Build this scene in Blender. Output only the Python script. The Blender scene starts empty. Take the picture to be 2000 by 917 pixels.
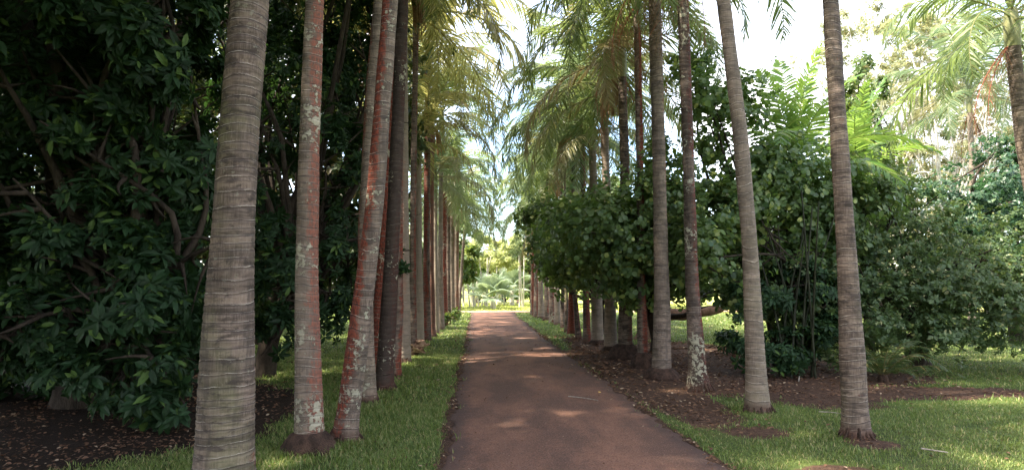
import bpy, math, random
import numpy as np
from mathutils import Vector, Matrix
R = math.radians
C = bpy.context.scene.collection
sc = bpy.context.scene

# ------------------------------------------------------------------ camera
FPX, CX, CY, CAMZ, PITCH = 1250.0, 1000.0, 458.5, 1.6, math.atan(102 / 1250)
cam = bpy.data.cameras.new('camera')
cam.lens = 22.5; cam.sensor_width = 36; cam.clip_end = 2000; cam.clip_start = 0.05
camo = bpy.data.objects.new('camera', cam); C.objects.link(camo)
camo.location = (0, 0, CAMZ); camo.rotation_euler = (R(90) + PITCH, 0, 0)
sc.camera = camo
# ------------------------------------------------------------------ sky, sun, exposure
SUN_EL = R(58); SUN_DIR = (-0.70, -0.22)     # where the sun stands, seen from above
w = bpy.data.worlds.new('World'); sc.world = w; w.use_nodes = True
nt = w.node_tree; nt.nodes.clear()
out = nt.nodes.new('ShaderNodeOutputWorld'); bg = nt.nodes.new('ShaderNodeBackground')
sky = nt.nodes.new('ShaderNodeTexSky'); sky.sky_type = 'NISHITA'; sky.sun_disc = False
sky.sun_elevation = SUN_EL; sky.sun_rotation = math.atan2(SUN_DIR[0], SUN_DIR[1])
sky.air_density = 1.0; sky.dust_density = 1.2; sky.ozone_density = 1.0
tc = nt.nodes.new('ShaderNodeTexCoord'); nz = nt.nodes.new('ShaderNodeTexNoise')
nz.inputs['Scale'].default_value = 2.2; nz.inputs['Detail'].default_value = 7
cr = nt.nodes.new('ShaderNodeValToRGB'); cr.color_ramp.elements[0].position = .42; cr.color_ramp.elements[1].position = .68; cr.color_ramp.elements[1].color = (.9, .9, .9, 1)
cr.color_ramp.elements[0].color = (.0, .0, .0, 1)
mixc = nt.nodes.new('ShaderNodeMix'); mixc.data_type = 'RGBA'
mixc.inputs['B'].default_value = (6.2, 5.6, 4.9, 1)
nt.links.new(tc.outputs['Generated'], nz.inputs['Vector']); nt.links.new(nz.outputs['Fac'], cr.inputs[0])
nt.links.new(cr.outputs[0], mixc.inputs['Factor']); nt.links.new(sky.outputs[0], mixc.inputs['A'])
nt.links.new(mixc.outputs['Result'], bg.inputs['Color']); bg.inputs['Strength'].default_value = 0.15
nt.links.new(bg.outputs[0], out.inputs[0])
sun = bpy.data.lights.new('sun', 'SUN'); sun.energy = 4.0; sun.angle = R(1.2); sun.color = (1, .91, .74)
suno = bpy.data.objects.new('sun', sun); C.objects.link(suno)
_s = Vector((SUN_DIR[0], SUN_DIR[1], 0)).normalized() * math.cos(SUN_EL); _s.z = math.sin(SUN_EL)
suno.rotation_euler = _s.to_track_quat('Z', 'Y').to_euler(); suno.location = (-20, 10, 30)
sc.view_settings.view_transform = 'Standard'; sc.view_settings.look = 'None'
sc.view_settings.gamma = 1; sc.view_settings.use_curve_mapping = False
sc.view_settings.exposure = 2.42
sc.cycles.max_bounces = 8; sc.cycles.transmission_bounces = 6; sc.cycles.diffuse_bounces = 4; sc.cycles.glossy_bounces = 2
sc.cycles.use_denoising = True

# ------------------------------------------------------------------ helpers
cp, sp = math.cos(PITCH), math.sin(PITCH)
def ray(px, py):
    u = (px - CX) / FPX; v = -(py - CY) / FPX
    return np.array([u, cp - v * sp, sp + v * cp])
def P(px, py, Y):                       # the point seen at a pixel, at depth Y
    d = ray(px, py); k = Y / d[1]
    return np.array([d[0] * k, Y, CAMZ + d[2] * k])
def G(px, py):                          # the ground point seen at a pixel
    d = ray(px, py); k = -CAMZ / d[2]
    return np.array([d[0] * k, d[1] * k, 0.0])

class MB:
    def __init__(s): s.v = []; s.f = []; s.n = 0; s.att = {}
    def add(s, v, faces):               # faces: list of int arrays (m,k)
        v = np.asarray(v, float).reshape(-1, 3)
        for f in faces:
            f = np.asarray(f, np.int64)
            if f.size: s.f.append(f + s.n)
        s.v.append(v); s.n += len(v)
    def build(s, name, mat, parent=None, smooth=True, attrs=None, shadow=None):
        me = bpy.data.meshes.new(name)
        v = np.concatenate(s.v).astype(np.float32)
        me.vertices.add(len(v)); me.vertices.foreach_set('co', v.ravel())
        tot = sum(f.shape[0] for f in s.f); nl = sum(f.size for f in s.f)
        me.loops.add(nl); me.polygons.add(tot)
        li = np.concatenate([f.ravel() for f in s.f]).astype(np.int32)
        cnt = np.concatenate([np.full(f.shape[0], f.shape[1]) for f in s.f])
        st = np.concatenate([[0], np.cumsum(cnt)[:-1]]).astype(np.int32)
        me.loops.foreach_set('vertex_index', li)
        me.polygons.foreach_set('loop_start', st)
        try: me.polygons.foreach_set('loop_total', cnt.astype(np.int32))
        except Exception: pass
        me.polygons.foreach_set('use_smooth', np.full(tot, bool(smooth)))
        me.update(calc_edges=True)
        if attrs:
            for k, a in attrs.items():
                at = me.attributes.new(k, 'FLOAT', 'POINT'); at.data.foreach_set('value', np.asarray(a, np.float32).ravel())
        me.materials.append(mat)
        o = bpy.data.objects.new(name, me); C.objects.link(o)
        if parent: o.parent = parent
        return o

def thing(name, label, cat, loc=(0, 0, 0), group=None, rz=0):
    o = bpy.data.objects.new(name, None); C.objects.link(o); o.empty_display_size = .2
    o.location = loc; o.rotation_euler = (0, 0, rz); o['label'] = label; o['category'] = cat
    if group: o['group'] = group
    return o
def tag(o, label=None, cat=None, group=None, kind=None):
    for k, v_ in (('label', label), ('category', cat), ('group', group), ('kind', kind)):
        if v_: o[k] = v_
    return o

def tube_arrays(pts, rad, n=8, twist=0.0):
    pts = np.asarray(pts, float); rad = np.asarray(rad, float)
    t = np.gradient(pts, axis=0); t /= np.linalg.norm(t, axis=1)[:, None] + 1e-9
    ref = np.array([0., 1., 0.]) if abs(t[0][1]) < .9 else np.array([1., 0, 0])
    a = np.cross(t, ref); a /= np.linalg.norm(a, axis=1)[:, None] + 1e-9
    b = np.cross(t, a)
    th = np.linspace(0, 2 * np.pi, n, endpoint=False)
    v = pts[:, None, :] + rad[:, None, None] * (np.cos(th)[None, :, None] * a[:, None, :] + np.sin(th)[None, :, None] * b[:, None, :])
    m = len(pts); i = np.arange(m - 1)[:, None]; j = np.arange(n)[None, :]; j2 = (j + 1) % n
    f = np.stack([i * n + j, (i + 1) * n + j, (i + 1) * n + j2, i * n + j2], -1).reshape(-1, 4)
    return v.reshape(-1, 3), f
def add_tube(mb, pts, rad, n=8):
    v, f = tube_arrays(pts, rad, n); mb.add(v, [f])
def spline(pts, m):
    pts = np.asarray(pts, float)
    t = np.concatenate([[0], np.cumsum(np.linalg.norm(np.diff(pts, axis=0), axis=1))]); t /= t[-1]
    q = np.linspace(0, 1, m); o = np.stack([np.interp(q, t, pts[:, k]) for k in range(3)], 1)
    for _ in range(3):
        s = o.copy(); s[1:-1] = (o[:-2] + 2 * o[1:-1] + o[2:]) / 4; o = s
    return o
def rot_from_axes(z, spin, rng):        # rotation matrices whose Z column is z
    z = z / (np.linalg.norm(z, axis=1)[:, None] + 1e-9)
    ref = np.tile([0., 0, 1], (len(z), 1)); ref[np.abs(z[:, 2]) > .95] = [1, 0, 0]
    x = np.cross(ref, z); x /= np.linalg.norm(x, axis=1)[:, None]; y = np.cross(z, x)
    c, s = np.cos(spin)[:, None], np.sin(spin)[:, None]
    x2 = c * x + s * y; y2 = -s * x + c * y
    return np.stack([x2, y2, z], -1)
def scatter(mb, tv, tf, pos, rot, scale):
    N = len(pos); k = len(tv)
    v = np.einsum('nij,kj->nki', rot, tv) * scale[:, None, None] + pos[:, None, :]
    fs = []
    for f in tf:
        f = np.asarray(f); fs.append((f[None] + (np.arange(N) * k)[:, None, None]).reshape(-1, f.shape[1]))
    mb.add(v.reshape(-1, 3), fs)
def vnoise(x, y, s, seed=0):            # smooth value noise
    r = np.random.RandomState(seed).rand(256, 256)
    X = np.asarray(x) * s + 1000; Y = np.asarray(y) * s + 1000
    xi = np.floor(X).astype(int); yi = np.floor(Y).astype(int); fx = X - xi; fy = Y - yi
    fx = fx * fx * (3 - 2 * fx); fy = fy * fy * (3 - 2 * fy)
    g = lambda a, b: r[a % 256, b % 256]
    return (g(xi, yi) * (1 - fx) + g(xi + 1, yi) * fx) * (1 - fy) + (g(xi, yi + 1) * (1 - fx) + g(xi + 1, yi + 1) * fx) * fy
def ss(a, b, x):
    t = np.clip((x - a) / (b - a), 0, 1); return t * t * (3 - 2 * t)

# ------------------------------------------------------------------ materials
class NT:
    def __init__(s, name):
        s.m = bpy.data.materials.new(name); s.m.use_nodes = True; s.t = s.m.node_tree; s.t.nodes.clear()
        s.out = s.t.nodes.new('ShaderNodeOutputMaterial')
    def n(s, typ, **kw):
        nd = s.t.nodes.new('ShaderNode' + typ)
        for k, v in kw.items(): setattr(nd, k, v)
        return nd
    def l(s, a, b): s.t.links.new(a, b)
    def val(s, x, sock):
        if hasattr(x, 'is_output'): s.l(x, sock)
        else: sock.default_value = x if not isinstance(x, tuple) or len(x) != 3 or sock.type != 'RGBA' else (*x, 1)
    def math(s, op, a, b=None, c=None, clamp=False):
        nd = s.n('Math', operation=op); nd.use_clamp = clamp
        for i, x in enumerate((a, b, c)):
            if x is not None: s.val(x, nd.inputs[i])
        return nd.outputs[0]
    def mix(s, f, a, b, mode='MIX'):
        nd = s.n('Mix', data_type='RGBA', blend_type=mode)
        s.val(f, nd.inputs['Factor']); s.val(a, nd.inputs['A']); s.val(b, nd.inputs['B'])
        return nd.outputs['Result']
    def noise(s, vec, scale, detail=4, rough=.5, dist=0):
        nd = s.n('TexNoise'); s.l(vec, nd.inputs['Vector']); nd.inputs['Scale'].default_value = scale
        nd.inputs['Detail'].default_value = detail; nd.inputs['Roughness'].default_value = rough; nd.inputs['Distortion'].default_value = dist
        return nd.outputs['Fac']
    def step(s, x, a, b):
        nd = s.n('MapRange', interpolation_type='SMOOTHSTEP'); s.val(x, nd.inputs[0]); s.val(a, nd.inputs[1]); s.val(b, nd.inputs[2])
        return nd.outputs[0]
    def mapping(s, vec, scale):
        nd = s.n('Mapping'); s.l(vec, nd.inputs[0]); nd.inputs['Scale'].default_value = scale; return nd.outputs[0]
    def attr(s, name, typ='GEOMETRY'):
        nd = s.n('Attribute', attribute_type=typ); nd.attribute_name = name; return nd.outputs['Fac']
    def bsdf(s, col, rough=.8, bump=None, bstr=.3, bdist=.01, spec=.3):
        b = s.n('BsdfPrincipled'); s.val(col, b.inputs['Base Color']); s.val(rough, b.inputs['Roughness'])
        b.inputs['Specular IOR Level'].default_value = spec
        if bump is not None:
            bn = s.n('Bump'); bn.inputs['Strength'].default_value = bstr; bn.inputs['Distance'].default_value = bdist
            s.l(bump, bn.inputs['Height']); s.l(bn.outputs[0], b.inputs['Normal'])
        return b.outputs[0]

def leaf_mat(name, c1, c2, c3=None, trans=.35, rough=.45, tcol=None, spec=.4, f3=.12):
    s = NT(name); g = s.n('NewGeometry'); ri = g.outputs['Random Per Island']
    col = s.mix(ri, c1, c2)
    pos = g.outputs['Position']
    nn = s.noise(pos, .9, 2)
    col = s.mix(s.math('MULTIPLY', s.step(nn, .4, .7), .5), col, c2)
    if c3 is not None:
        rr = s.math('FRACT', s.math('MULTIPLY', ri, 37.7))
        col = s.mix(s.step(rr, 1 - f3, 1 - f3 + .03), col, c3)
    pb = s.bsdf(col, rough, spec=spec)
    tr = s.n('BsdfTranslucent')
    tc_ = s.mix(.7, col, tcol if tcol else (c2[0] * 2.0, c2[1] * 1.7, c2[2] * .6))
    s.l(tc_, tr.inputs[0])
    mx = s.n('MixShader'); mx.inputs[0].default_value = trans
    s.l(pb, mx.inputs[1]); s.l(tr.outputs[0], mx.inputs[2]); s.l(mx.outputs[0], s.out.inputs[0])
    return s.m
def simple_mat(name, c1, c2, scale=6, rough=.85, stretch=(1, 1, 1), bstr=.4, bdist=.01, spec=.2):
    s = NT(name); t = s.n('TexCoord'); v = s.mapping(t.outputs['Object'], stretch)
    a = s.noise(v, scale, 6, .6); b = s.noise(v, scale * 6, 4, .6)
    col = s.mix(s.step(s.math('ADD', s.math('MULTIPLY', a, .7), s.math('MULTIPLY', b, .3)), .35, .65), c1, c2)
    s.l(s.bsdf(col, rough, b, bstr, bdist, spec), s.out.inputs[0]); return s.m

def trunk_material():
    s = NT('palm_bark'); t = s.n('TexCoord'); ob = t.outputs['Object']
    u = s.attr('ring_phase'); A = lambda n_: s.attr(n_, 'OBJECT')
    oi = s.n('ObjectInfo')
    off = s.n('VectorMath', operation='ADD'); s.l(ob, off.inputs[0])
    cmb = s.n('CombineXYZ'); s.l(s.math('MULTIPLY', oi.outputs['Random'], 37), cmb.inputs[2]); s.l(s.math('MULTIPLY', oi.outputs['Random'], 11), cmb.inputs[0])
    s.l(cmb.outputs[0], off.inputs[1]); v = off.outputs[0]
    fine = s.noise(s.mapping(v, (1, 1, .35)), 55, 5, .65)
    fibre = s.noise(s.mapping(v, (1, 1, .07)), 90, 3, .6)
    mid = s.noise(s.mapping(v, (1, 1, 1.6)), 5, 5, .6)
    big = s.noise(s.mapping(v, (1, 1, .45)), 2.2, 4, .55)
    hband = s.noise(s.mapping(v, (.5, .5, 5)), 7, 3, .6)
    col = s.mix(s.step(mid, .3, .7), (.080, .056, .045), (.205, .148, .116))
    col = s.mix(s.math('MULTIPLY', s.step(fibre, .42, .68), .5), col, (.26, .20, .16))
    col = s.mix(s.math('MULTIPLY', s.step(hband, .46, .66), .7), col, (.060, .043, .037))
    # greenish algae film on some
    col = s.mix(s.math('MULTIPLY', s.step(big, .45, .7), A('green')), col, (.13, .135, .055))
    # dark blotches
    blot = s.noise(s.mapping(v, (1.2, 1.2, 2.5)), 4.2, 6, .7, .4)
    col = s.mix(s.math('MULTIPLY', s.step(blot, .51, .63), .82), col, (.045, .033, .028))
    stn = s.noise(s.mapping(v, (1, 1, .12)), 7, 5, .65, .3); col = s.mix(s.math('MULTIPLY', s.step(stn, .50, .66), .6), col, (.055, .042, .036))
    # each ring its own tone
    wn = s.n('TexWhiteNoise', noise_dimensions='1D'); s.l(s.math('FLOOR', s.math('ADD', u, s.math('MULTIPLY', mid, .55))), wn.inputs['W'])
    tone = s.math('ADD', s.math('MULTIPLY', wn.outputs['Value'], .45), .78)
    tc_ = s.n('CombineXYZ'); [s.l(tone, tc_.inputs[i]) for i in range(3)]
    col = s.mix(1.0, col, tc_.outputs[0], 'MULTIPLY')
    # rust-red alga, on one side mostly
    g = s.n('NewGeometry'); dot = s.n('VectorMath', operation='DOT_PRODUCT')
    rd = s.n('CombineXYZ'); s.l(A('rust_x'), rd.inputs[0]); s.l(A('rust_y'), rd.inputs[1])
    s.l(g.outputs['Normal'], dot.inputs[0]); s.l(rd.outputs[0], dot.inputs[1])
    rmask = s.math('ADD', s.math('ADD', s.math('MULTIPLY', big, 1.0), s.math('MULTIPLY', mid, .5)), s.math('MULTIPLY', dot.outputs['Value'], .42))
    rmask = s.math('ADD', rmask, s.math('MULTIPLY', fine, .5)); rmask = s.math('ADD', rmask, s.math('MULTIPLY', blot, .35))
    thr = s.math('SUBTRACT', 1.84, s.math('MULTIPLY', A('rust'), .76))
    red = s.mix(s.step(fine, .35, .65), (.055, .012, .008), (.23, .045, .022))
    rf = s.step(s.math('SUBTRACT', rmask, thr), -.10, .13)
    col = s.mix(s.math('MULTIPLY', rf, .92), col, red)
    # moss / soot darkening
    mm = s.step(s.math('ADD', s.math('ADD', big, s.math('MULTIPLY', blot, .6)), s.math('MULTIPLY', A('moss'), .9)), 1.0, 1.35)
    mm = s.math('MULTIPLY', mm, s.step(A('moss'), 0.0, .15))
    col = s.mix(s.math('MULTIPLY', mm, .85), col, (.030, .020, .016))
    # pale scar line with a dark line below it
    fr = s.math('FRACT', s.math('ADD', u, s.math('ADD', s.math('MULTIPLY', fine, .10), s.math('MULTIPLY', mid, .55))))
    line = s.math('SUBTRACT', 1.0, s.step(fr, .0, .10)); dk = s.math('MULTIPLY', s.step(fr, .70, .93), s.math('SUBTRACT', 1.0, s.step(fr, .95, 1.0)))
    brk = s.step(s.noise(v, 6, 5, .65), .42, .62)
    col = s.mix(s.math('MULTIPLY', s.math('MULTIPLY', dk, .5), 1.0), col, (.05, .036, .03))
    col = s.mix(s.math('MULTIPLY', s.math('MULTIPLY', line, brk), s.math('SUBTRACT', .75, s.math('MULTIPLY', mm, .5))), col, (.48, .41, .33))
    # lichen crusts
    ln = s.noise(v, 17, 6, .68, .2); lb = s.noise(s.mapping(v, (1, 1, .7)), 3.2, 2)
    lm = s.math('ADD', s.math('ADD', ln, s.math('MULTIPLY', lb, .75)), s.math('MULTIPLY', A('lichen'), .24))
    pz0 = s.n('SeparateXYZ'); s.l(g.outputs['Position'], pz0.inputs[0]); lowz = s.math('SUBTRACT', 1.0, s.step(pz0.outputs[2], .15, 1.1))
    lm = s.math('ADD', lm, s.math('MULTIPLY', lowz, s.math('MULTIPLY', A('lichen'), .14)))
    lm = s.math('MULTIPLY', s.step(lm, 1.08, 1.13), s.step(A('lichen'), .01, .1))
    col = s.mix(s.math('MULTIPLY', lm, .9), col, s.mix(fine, (.20, .19, .13), (.48, .45, .35)))
    pale = s.mix(.5, col, (.44, .36, .28)); col = s.mix(A('pale'), col, pale)
    # wet soil splash near the foot
    pz = s.n('SeparateXYZ'); s.l(g.outputs['Position'], pz.inputs[0])
    ft = s.math('SUBTRACT', 1.0, s.step(s.math('ADD', pz.outputs[2], s.math('MULTIPLY', mid, -.2)), -.10, .07))
    col = s.mix(s.math('MULTIPLY', ft, .7), col, (.085, .032, .02))
    h = s.math('ADD', s.math('MULTIPLY', fine, .5), s.math('ADD', s.math('MULTIPLY', line, .7), s.math('MULTIPLY', dk, -.7)))
    h = s.math('ADD', h, s.math('MULTIPLY', lm, .8))
    s.l(s.bsdf(col, .8, h, .9, .010, .25), s.out.inputs[0]); return s.m
M_bark = trunk_material()
M_shaft = simple_mat('crownshaft_green', (.10, .12, .045), (.24, .23, .10), 3, .5, (1, 1, .3), spec=.4)
M_root = simple_mat('palm_root_mass', (.028, .018, .014), (.095, .055, .040), 14, .95, (1, 1, .6), .9, .03)
M_wood = simple_mat('dark_wood', (.020, .015, .012), (.062, .047, .036), 9, .9, (1, 1, .3), .8, .02)
M_palewood = simple_mat('pale_wood', (.34, .30, .25), (.62, .58, .50), 6, .8, (1, 1, .2))
M_rachis = simple_mat('rachis', (.10, .12, .04), (.22, .20, .08), 8, .6)
def frond_mat(*a, dry=(.30, .22, .11), amt=.75, **k):
    m = leaf_mat(*a, **k); t = m.node_tree; oi = t.nodes.new('ShaderNodeObjectInfo')
    for nd in list(t.nodes):
        if nd.type in ('BSDF_PRINCIPLED', 'BSDF_TRANSLUCENT'):
            sk = nd.inputs[0]; src = sk.links[0].from_socket
            mr = t.nodes.new('ShaderNodeMapRange'); mr.inputs[1].default_value = .78; mr.inputs[2].default_value = 1.0; mr.inputs[4].default_value = amt
            t.links.new(oi.outputs['Random'], mr.inputs[0]); mx = t.nodes.new('ShaderNodeMix'); mx.data_type = 'RGBA'
            t.links.new(mr.outputs[0], mx.inputs['Factor']); t.links.new(src, mx.inputs['A']); mx.inputs['B'].default_value = (*dry, 1); t.links.new(mx.outputs['Result'], sk)
    return m
M_frond = frond_mat('frond_green', (.060, .100, .034), (.145, .185, .065), (.26, .25, .11), .40, .36, (.36, .46, .13), f3=.12)
M_frondgold = frond_mat('frond_gold', (.10, .13, .042), (.27, .26, .095), (.48, .40, .18), .46, .36, (.60, .58, .18), f3=.22)  # gold tone stands in for sunlight on the left crowns
M_frondcool = frond_mat('frond_cool', (.060, .105, .055), (.125, .175, .085), (.24, .26, .14), .42, .36, (.36, .46, .20), f3=.12)
M_dead = leaf_mat('frond_dead', (.11, .06, .035), (.24, .15, .10), (.32, .10, .07), .3, .8, (.42, .22, .12), spec=.1)
M_bright = leaf_mat('frond_bright', (.05, .12, .025), (.12, .22, .045), (.26, .30, .08), .45, .35, (.34, .50, .08))
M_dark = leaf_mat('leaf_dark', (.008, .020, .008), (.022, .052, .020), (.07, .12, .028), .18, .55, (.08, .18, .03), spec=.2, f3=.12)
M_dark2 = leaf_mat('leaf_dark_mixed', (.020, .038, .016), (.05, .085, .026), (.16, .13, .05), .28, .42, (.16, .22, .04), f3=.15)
M_grape = leaf_mat('leaf_round', (.050, .100, .042), (.130, .190, .068), (.28, .32, .09), .40, .36, (.22, .36, .05), spec=.5, f3=.14)
M_shrub = leaf_mat('leaf_shrub', (.032, .066, .026), (.085, .130, .046), (.20, .20, .08), .35, .42, (.20, .28, .07), f3=.07)
M_mid = leaf_mat('leaf_mid', (.04, .08, .022), (.09, .15, .035), (.18, .15, .05), .35, .45, (.28, .36, .06), f3=.1)
M_yel = leaf_mat('leaf_yellow_green', (.20, .26, .09), (.36, .40, .16), (.48, .45, .22), .5, .5, (.66, .68, .28))
M_teal = leaf_mat('leaf_teal', (.020, .050, .028), (.045, .095, .048), (.09, .14, .06), .3, .4, (.12, .28, .10))
M_pale = leaf_mat('leaf_pale', (.16, .19, .10), (.30, .31, .18), (.42, .33, .14), .5, .6, (.50, .50, .22))
M_bismarck = leaf_mat('leaf_silver', (.16, .22, .15), (.30, .36, .26), None, .35, .5, (.40, .50, .22))
M_litter = leaf_mat('litter', (.07, .035, .022), (.19, .11, .07), (.36, .26, .18), .1, .9, (.2, .1, .05), spec=.1, f3=.10)

# ------------------------------------------------------------------ ground, path
LE = np.array([(-.5, 0), (-.56, 4), (-.58, 5.6), (-.80, 9.2), (-1.05, 14.6), (-1.62, 24), (-2.15, 34), (-2.6, 41)])
RE = np.array([(2.1, 0), (1.98, 4), (1.88, 5.6), (1.70, 8.5), (1.58, 11.2), (1.14, 17.9), (.72, 26), (.26, 35), (.1, 41)])
def left_edge(y): return np.interp(y, LE[:, 1], LE[:, 0]) + (vnoise(y, 0 * y, 2.3, 3) - .5) * .07 + (vnoise(y, 0 * y, 9, 4) - .5) * .09
def right_edge(y): return np.interp(y, RE[:, 1], RE[:, 0]) + (vnoise(y, 0 * y + 5, 2.0, 5) - .5) * .09 + (vnoise(y, 0 * y, 8, 6) - .5) * .10
def dirt_fn(x, y):
    x = np.asarray(x, float); y = np.asarray(y, float)
    n1 = vnoise(x, y, .9, 11) - .5; n2 = vnoise(x, y, 3.1, 12) - .5; nn = n1 * .55 + n2 * .35
    d = lambda cx, cy, rx, ry: 1 - np.sqrt(((x - cx) / rx) ** 2 + ((y - cy) / ry) ** 2)
    f = np.maximum.reduce([d(3.9, 13.8, 2.9, 5.2) * 1.6, d(5.8, 9.9, 2.5, .7) * 1.0, d(4.7, 12.3, 2.8, 2.7) * 1.4,
                           d(2.35, 10.5, .7, 3.2) * 1.2, d(-5.6, 8.0, 3.1, 3.0) * 2.0, d(-8.5, 8, 5.5, 6) * 2.0,
                           d(2.9, 5.7, .5, .3) * .55, d(2.7, 7.2, .5, .35) * .4, d(3.75, 6.75, .35, .3) * .6,
                           d(2.1, 17, .6, 6) * .55])
    e = np.minimum(np.abs(x - np.interp(y, LE[:, 1], LE[:, 0])), np.abs(x - np.interp(y, RE[:, 1], RE[:, 0])))
    f = np.maximum(f, np.where((y < 41), .35 - e * 3.2, 0))
    return np.clip(ss(-.12, .3, f + nn * .6), 0, 1)
def ground_h(x, y): return (vnoise(x, y, .7, 21) - .5) * .05 * ss(1.6, 4.5, np.abs(np.asarray(x) - (1.0 - .05 * np.asarray(y)) + .3)) + (vnoise(x, y, 4, 22) - .5) * .012 * ss(1.4, 1.9, np.abs(np.asarray(x) - (.9 - .052 * np.asarray(y))))

def nonuni(a, b, step, far, g=1.25):
    c = list(np.arange(a, b, step)); s = step; x = c[-1]
    while x < far: s *= g; x += s; c.append(x)
    s = step; x = a; pre = []
    while x > -far: s *= g; x -= s; pre.append(x)
    return np.array(pre[::-1] + c)
gx = nonuni(-11, 12, .11, 500); gy = nonuni(2, 22, .11, 600)
XX, YY = np.meshgrid(gx, gy, indexing='ij'); ZZ = ground_h(XX, YY)
ins = (XX > np.interp(YY, LE[:, 1], LE[:, 0]) - .0) & (XX < np.interp(YY, RE[:, 1], RE[:, 0]) + .0) & (YY < 41.5)
ZZ = np.where(ins, -.02, ZZ)
nx, ny = len(gx), len(gy); ii, jj = np.meshgrid(np.arange(nx - 1), np.arange(ny - 1), indexing='ij')
F = np.stack([ii * ny + jj, (ii + 1) * ny + jj, (ii + 1) * ny + jj + 1, ii * ny + jj + 1], -1).reshape(-1, 4)
mb = MB(); mb.add(np.stack([XX, YY, ZZ], -1), [F])
s = NT('ground_soil_and_turf'); g = s.n('NewGeometry'); pos = g.outputs['Position']
n1 = s.noise(pos, 1.3, 5, .6); n2 = s.noise(pos, 14, 5, .7); n3 = s.noise(pos, 70, 4, .7); n4 = s.noise(pos, .25, 3)
grass = s.mix(s.step(n2, .3, .7), (.035, .052, .016), (.085, .105, .032))
grass = s.mix(s.math('MULTIPLY', s.step(n1, .5, .75), .5), grass, (.15, .14, .05))
grass = s.mix(s.step(n4, .35, .65), grass, s.mix(.5, grass, (.10, .15, .035)))
soil = s.mix(s.step(n2, .3, .7), (.036, .021, .015), (.095, .055, .038))
soil = s.mix(s.math('MULTIPLY', s.step(n3, .5, .72), .7), soil, (.20, .13, .09))
dm = s.step(s.math('ADD', s.attr('dirt'), s.math('MULTIPLY', s.math('SUBTRACT', n2, .5), .7)), .38, .62)
py_ = s.n('SeparateXYZ'); s.l(pos, py_.inputs[0]); soil = s.mix(s.step(py_.outputs[0], -1.5, -3.5), soil, s.mix(n2, (.012, .008, .006), (.034, .022, .015))); grass = s.mix(s.step(py_.outputs[1], 36, 46), grass, s.mix(n2, (.20, .24, .06), (.42, .42, .14)))  # soil darkened leftward as painted shade; far grass lightened and yellowed as painted sun
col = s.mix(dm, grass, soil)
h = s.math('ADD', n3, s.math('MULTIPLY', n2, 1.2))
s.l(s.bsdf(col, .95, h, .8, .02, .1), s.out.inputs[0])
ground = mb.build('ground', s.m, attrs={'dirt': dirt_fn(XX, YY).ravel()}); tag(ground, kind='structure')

s = NT('red_worn_asphalt'); g = s.n('NewGeometry'); pos = g.outputs['Position']
v1 = s.mapping(pos, (1.3, .5, 1))
a1 = s.noise(v1, 1.1, 5, .6, .3); a2 = s.noise(pos, 9, 6, .7); a3 = s.noise(pos, 60, 4, .8); a4 = s.noise(pos, 26, 5, .8)
col = s.mix(s.step(a1, .36, .66), (.125, .066, .047), (.245, .118, .076))
col = s.mix(s.math('MULTIPLY', s.step(a2, .42, .75), .4), col, (.095, .055, .044))
vo = s.n('TexVoronoi'); vo.inputs['Scale'].default_value = 55; s.l(pos, vo.inputs['Vector'])
col = s.mix(s.math('MULTIPLY', s.math('SUBTRACT', 1.0, s.step(vo.outputs['Distance'], .1, .4)), .4), col, (.38, .25, .19))
col = s.mix(s.math('MULTIPLY', s.step(a3, .46, .66), .8), col, (.040, .024, .020))
ed = s.attr('edge'); em = s.step(s.math('ADD', ed, s.math('MULTIPLY', s.math('SUBTRACT', a2, .5), .5)), .25, .75)
col = s.mix(s.math('MULTIPLY', em, .65), col, (.060, .040, .036))
vs = s.n('TexVoronoi'); vs.inputs['Scale'].default_value = 9; vs.inputs['Randomness'].default_value = 1; s.l(pos, vs.inputs['Vector'])
col = s.mix(s.math('SUBTRACT', 1.0, s.step(vs.outputs['Distance'], .03, .055)), col, (.40, .30, .22))
h = s.math('ADD', s.math('MULTIPLY', a3, .8), s.math('MULTIPLY', a4, .8))
s.l(s.bsdf(col, .88, h, .9, .012, .25), s.out.inputs[0]); M_path = s.m
yy = np.concatenate([np.arange(-1, 20, .06), np.arange(20, 41.2, .15)])
tt = np.concatenate([[0, .008, .02, .05], np.linspace(.1, .9, 11), [.95, .98, .992, 1]])
L_, R_ = left_edge(yy), right_edge(yy)
X = L_[:, None] + (R_ - L_)[:, None] * tt[None]; Y = np.repeat(yy[:, None], len(tt), 1)
crown_h = .004 + .02 * (1 - (2 * tt - 1) ** 2); crown_h[[0, -1]] = -.012
Z = np.repeat(crown_h[None], len(yy), 0) + (vnoise(X, Y, 1.2, 31) - .5) * .008
m_, k_ = len(yy), len(tt); ii, jj = np.meshgrid(np.arange(m_ - 1), np.arange(k_ - 1), indexing='ij')
F = np.stack([ii * k_ + jj, ii * k_ + jj + 1, (ii + 1) * k_ + jj + 1, (ii + 1) * k_ + jj], -1).reshape(-1, 4)
edge = np.repeat((np.abs(2 * tt - 1) ** 5)[None], m_, 0)
mb = MB(); mb.add(np.stack([X, Y, Z], -1), [F]); tag(mb.build('path', M_path, attrs={'edge': edge.ravel()}), kind='structure')
# cross path beyond the avenue
mb = MB(); xs = np.linspace(-30, 34, 200); w0 = 41.0 + .004 * (xs + 1) ** 2 + (vnoise(xs, xs, .8, 8) - .5) * .25; w1 = w0 + 2.1 + (vnoise(xs, xs, .9, 9) - .5) * .3
V = np.stack([np.stack([xs, w0, 0 * xs + .022], 1), np.stack([xs, w1, 0 * xs + .022], 1)], 1).reshape(-1, 3)
i = np.arange(199); mb.add(V, [np.stack([2 * i, 2 * i + 2, 2 * i + 3, 2 * i + 1], 1)])
tag(mb.build('cross_path', simple_mat('pink_gravel', (.26, .15, .11), (.42, .28, .21), 3, .9)), kind='structure')

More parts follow.
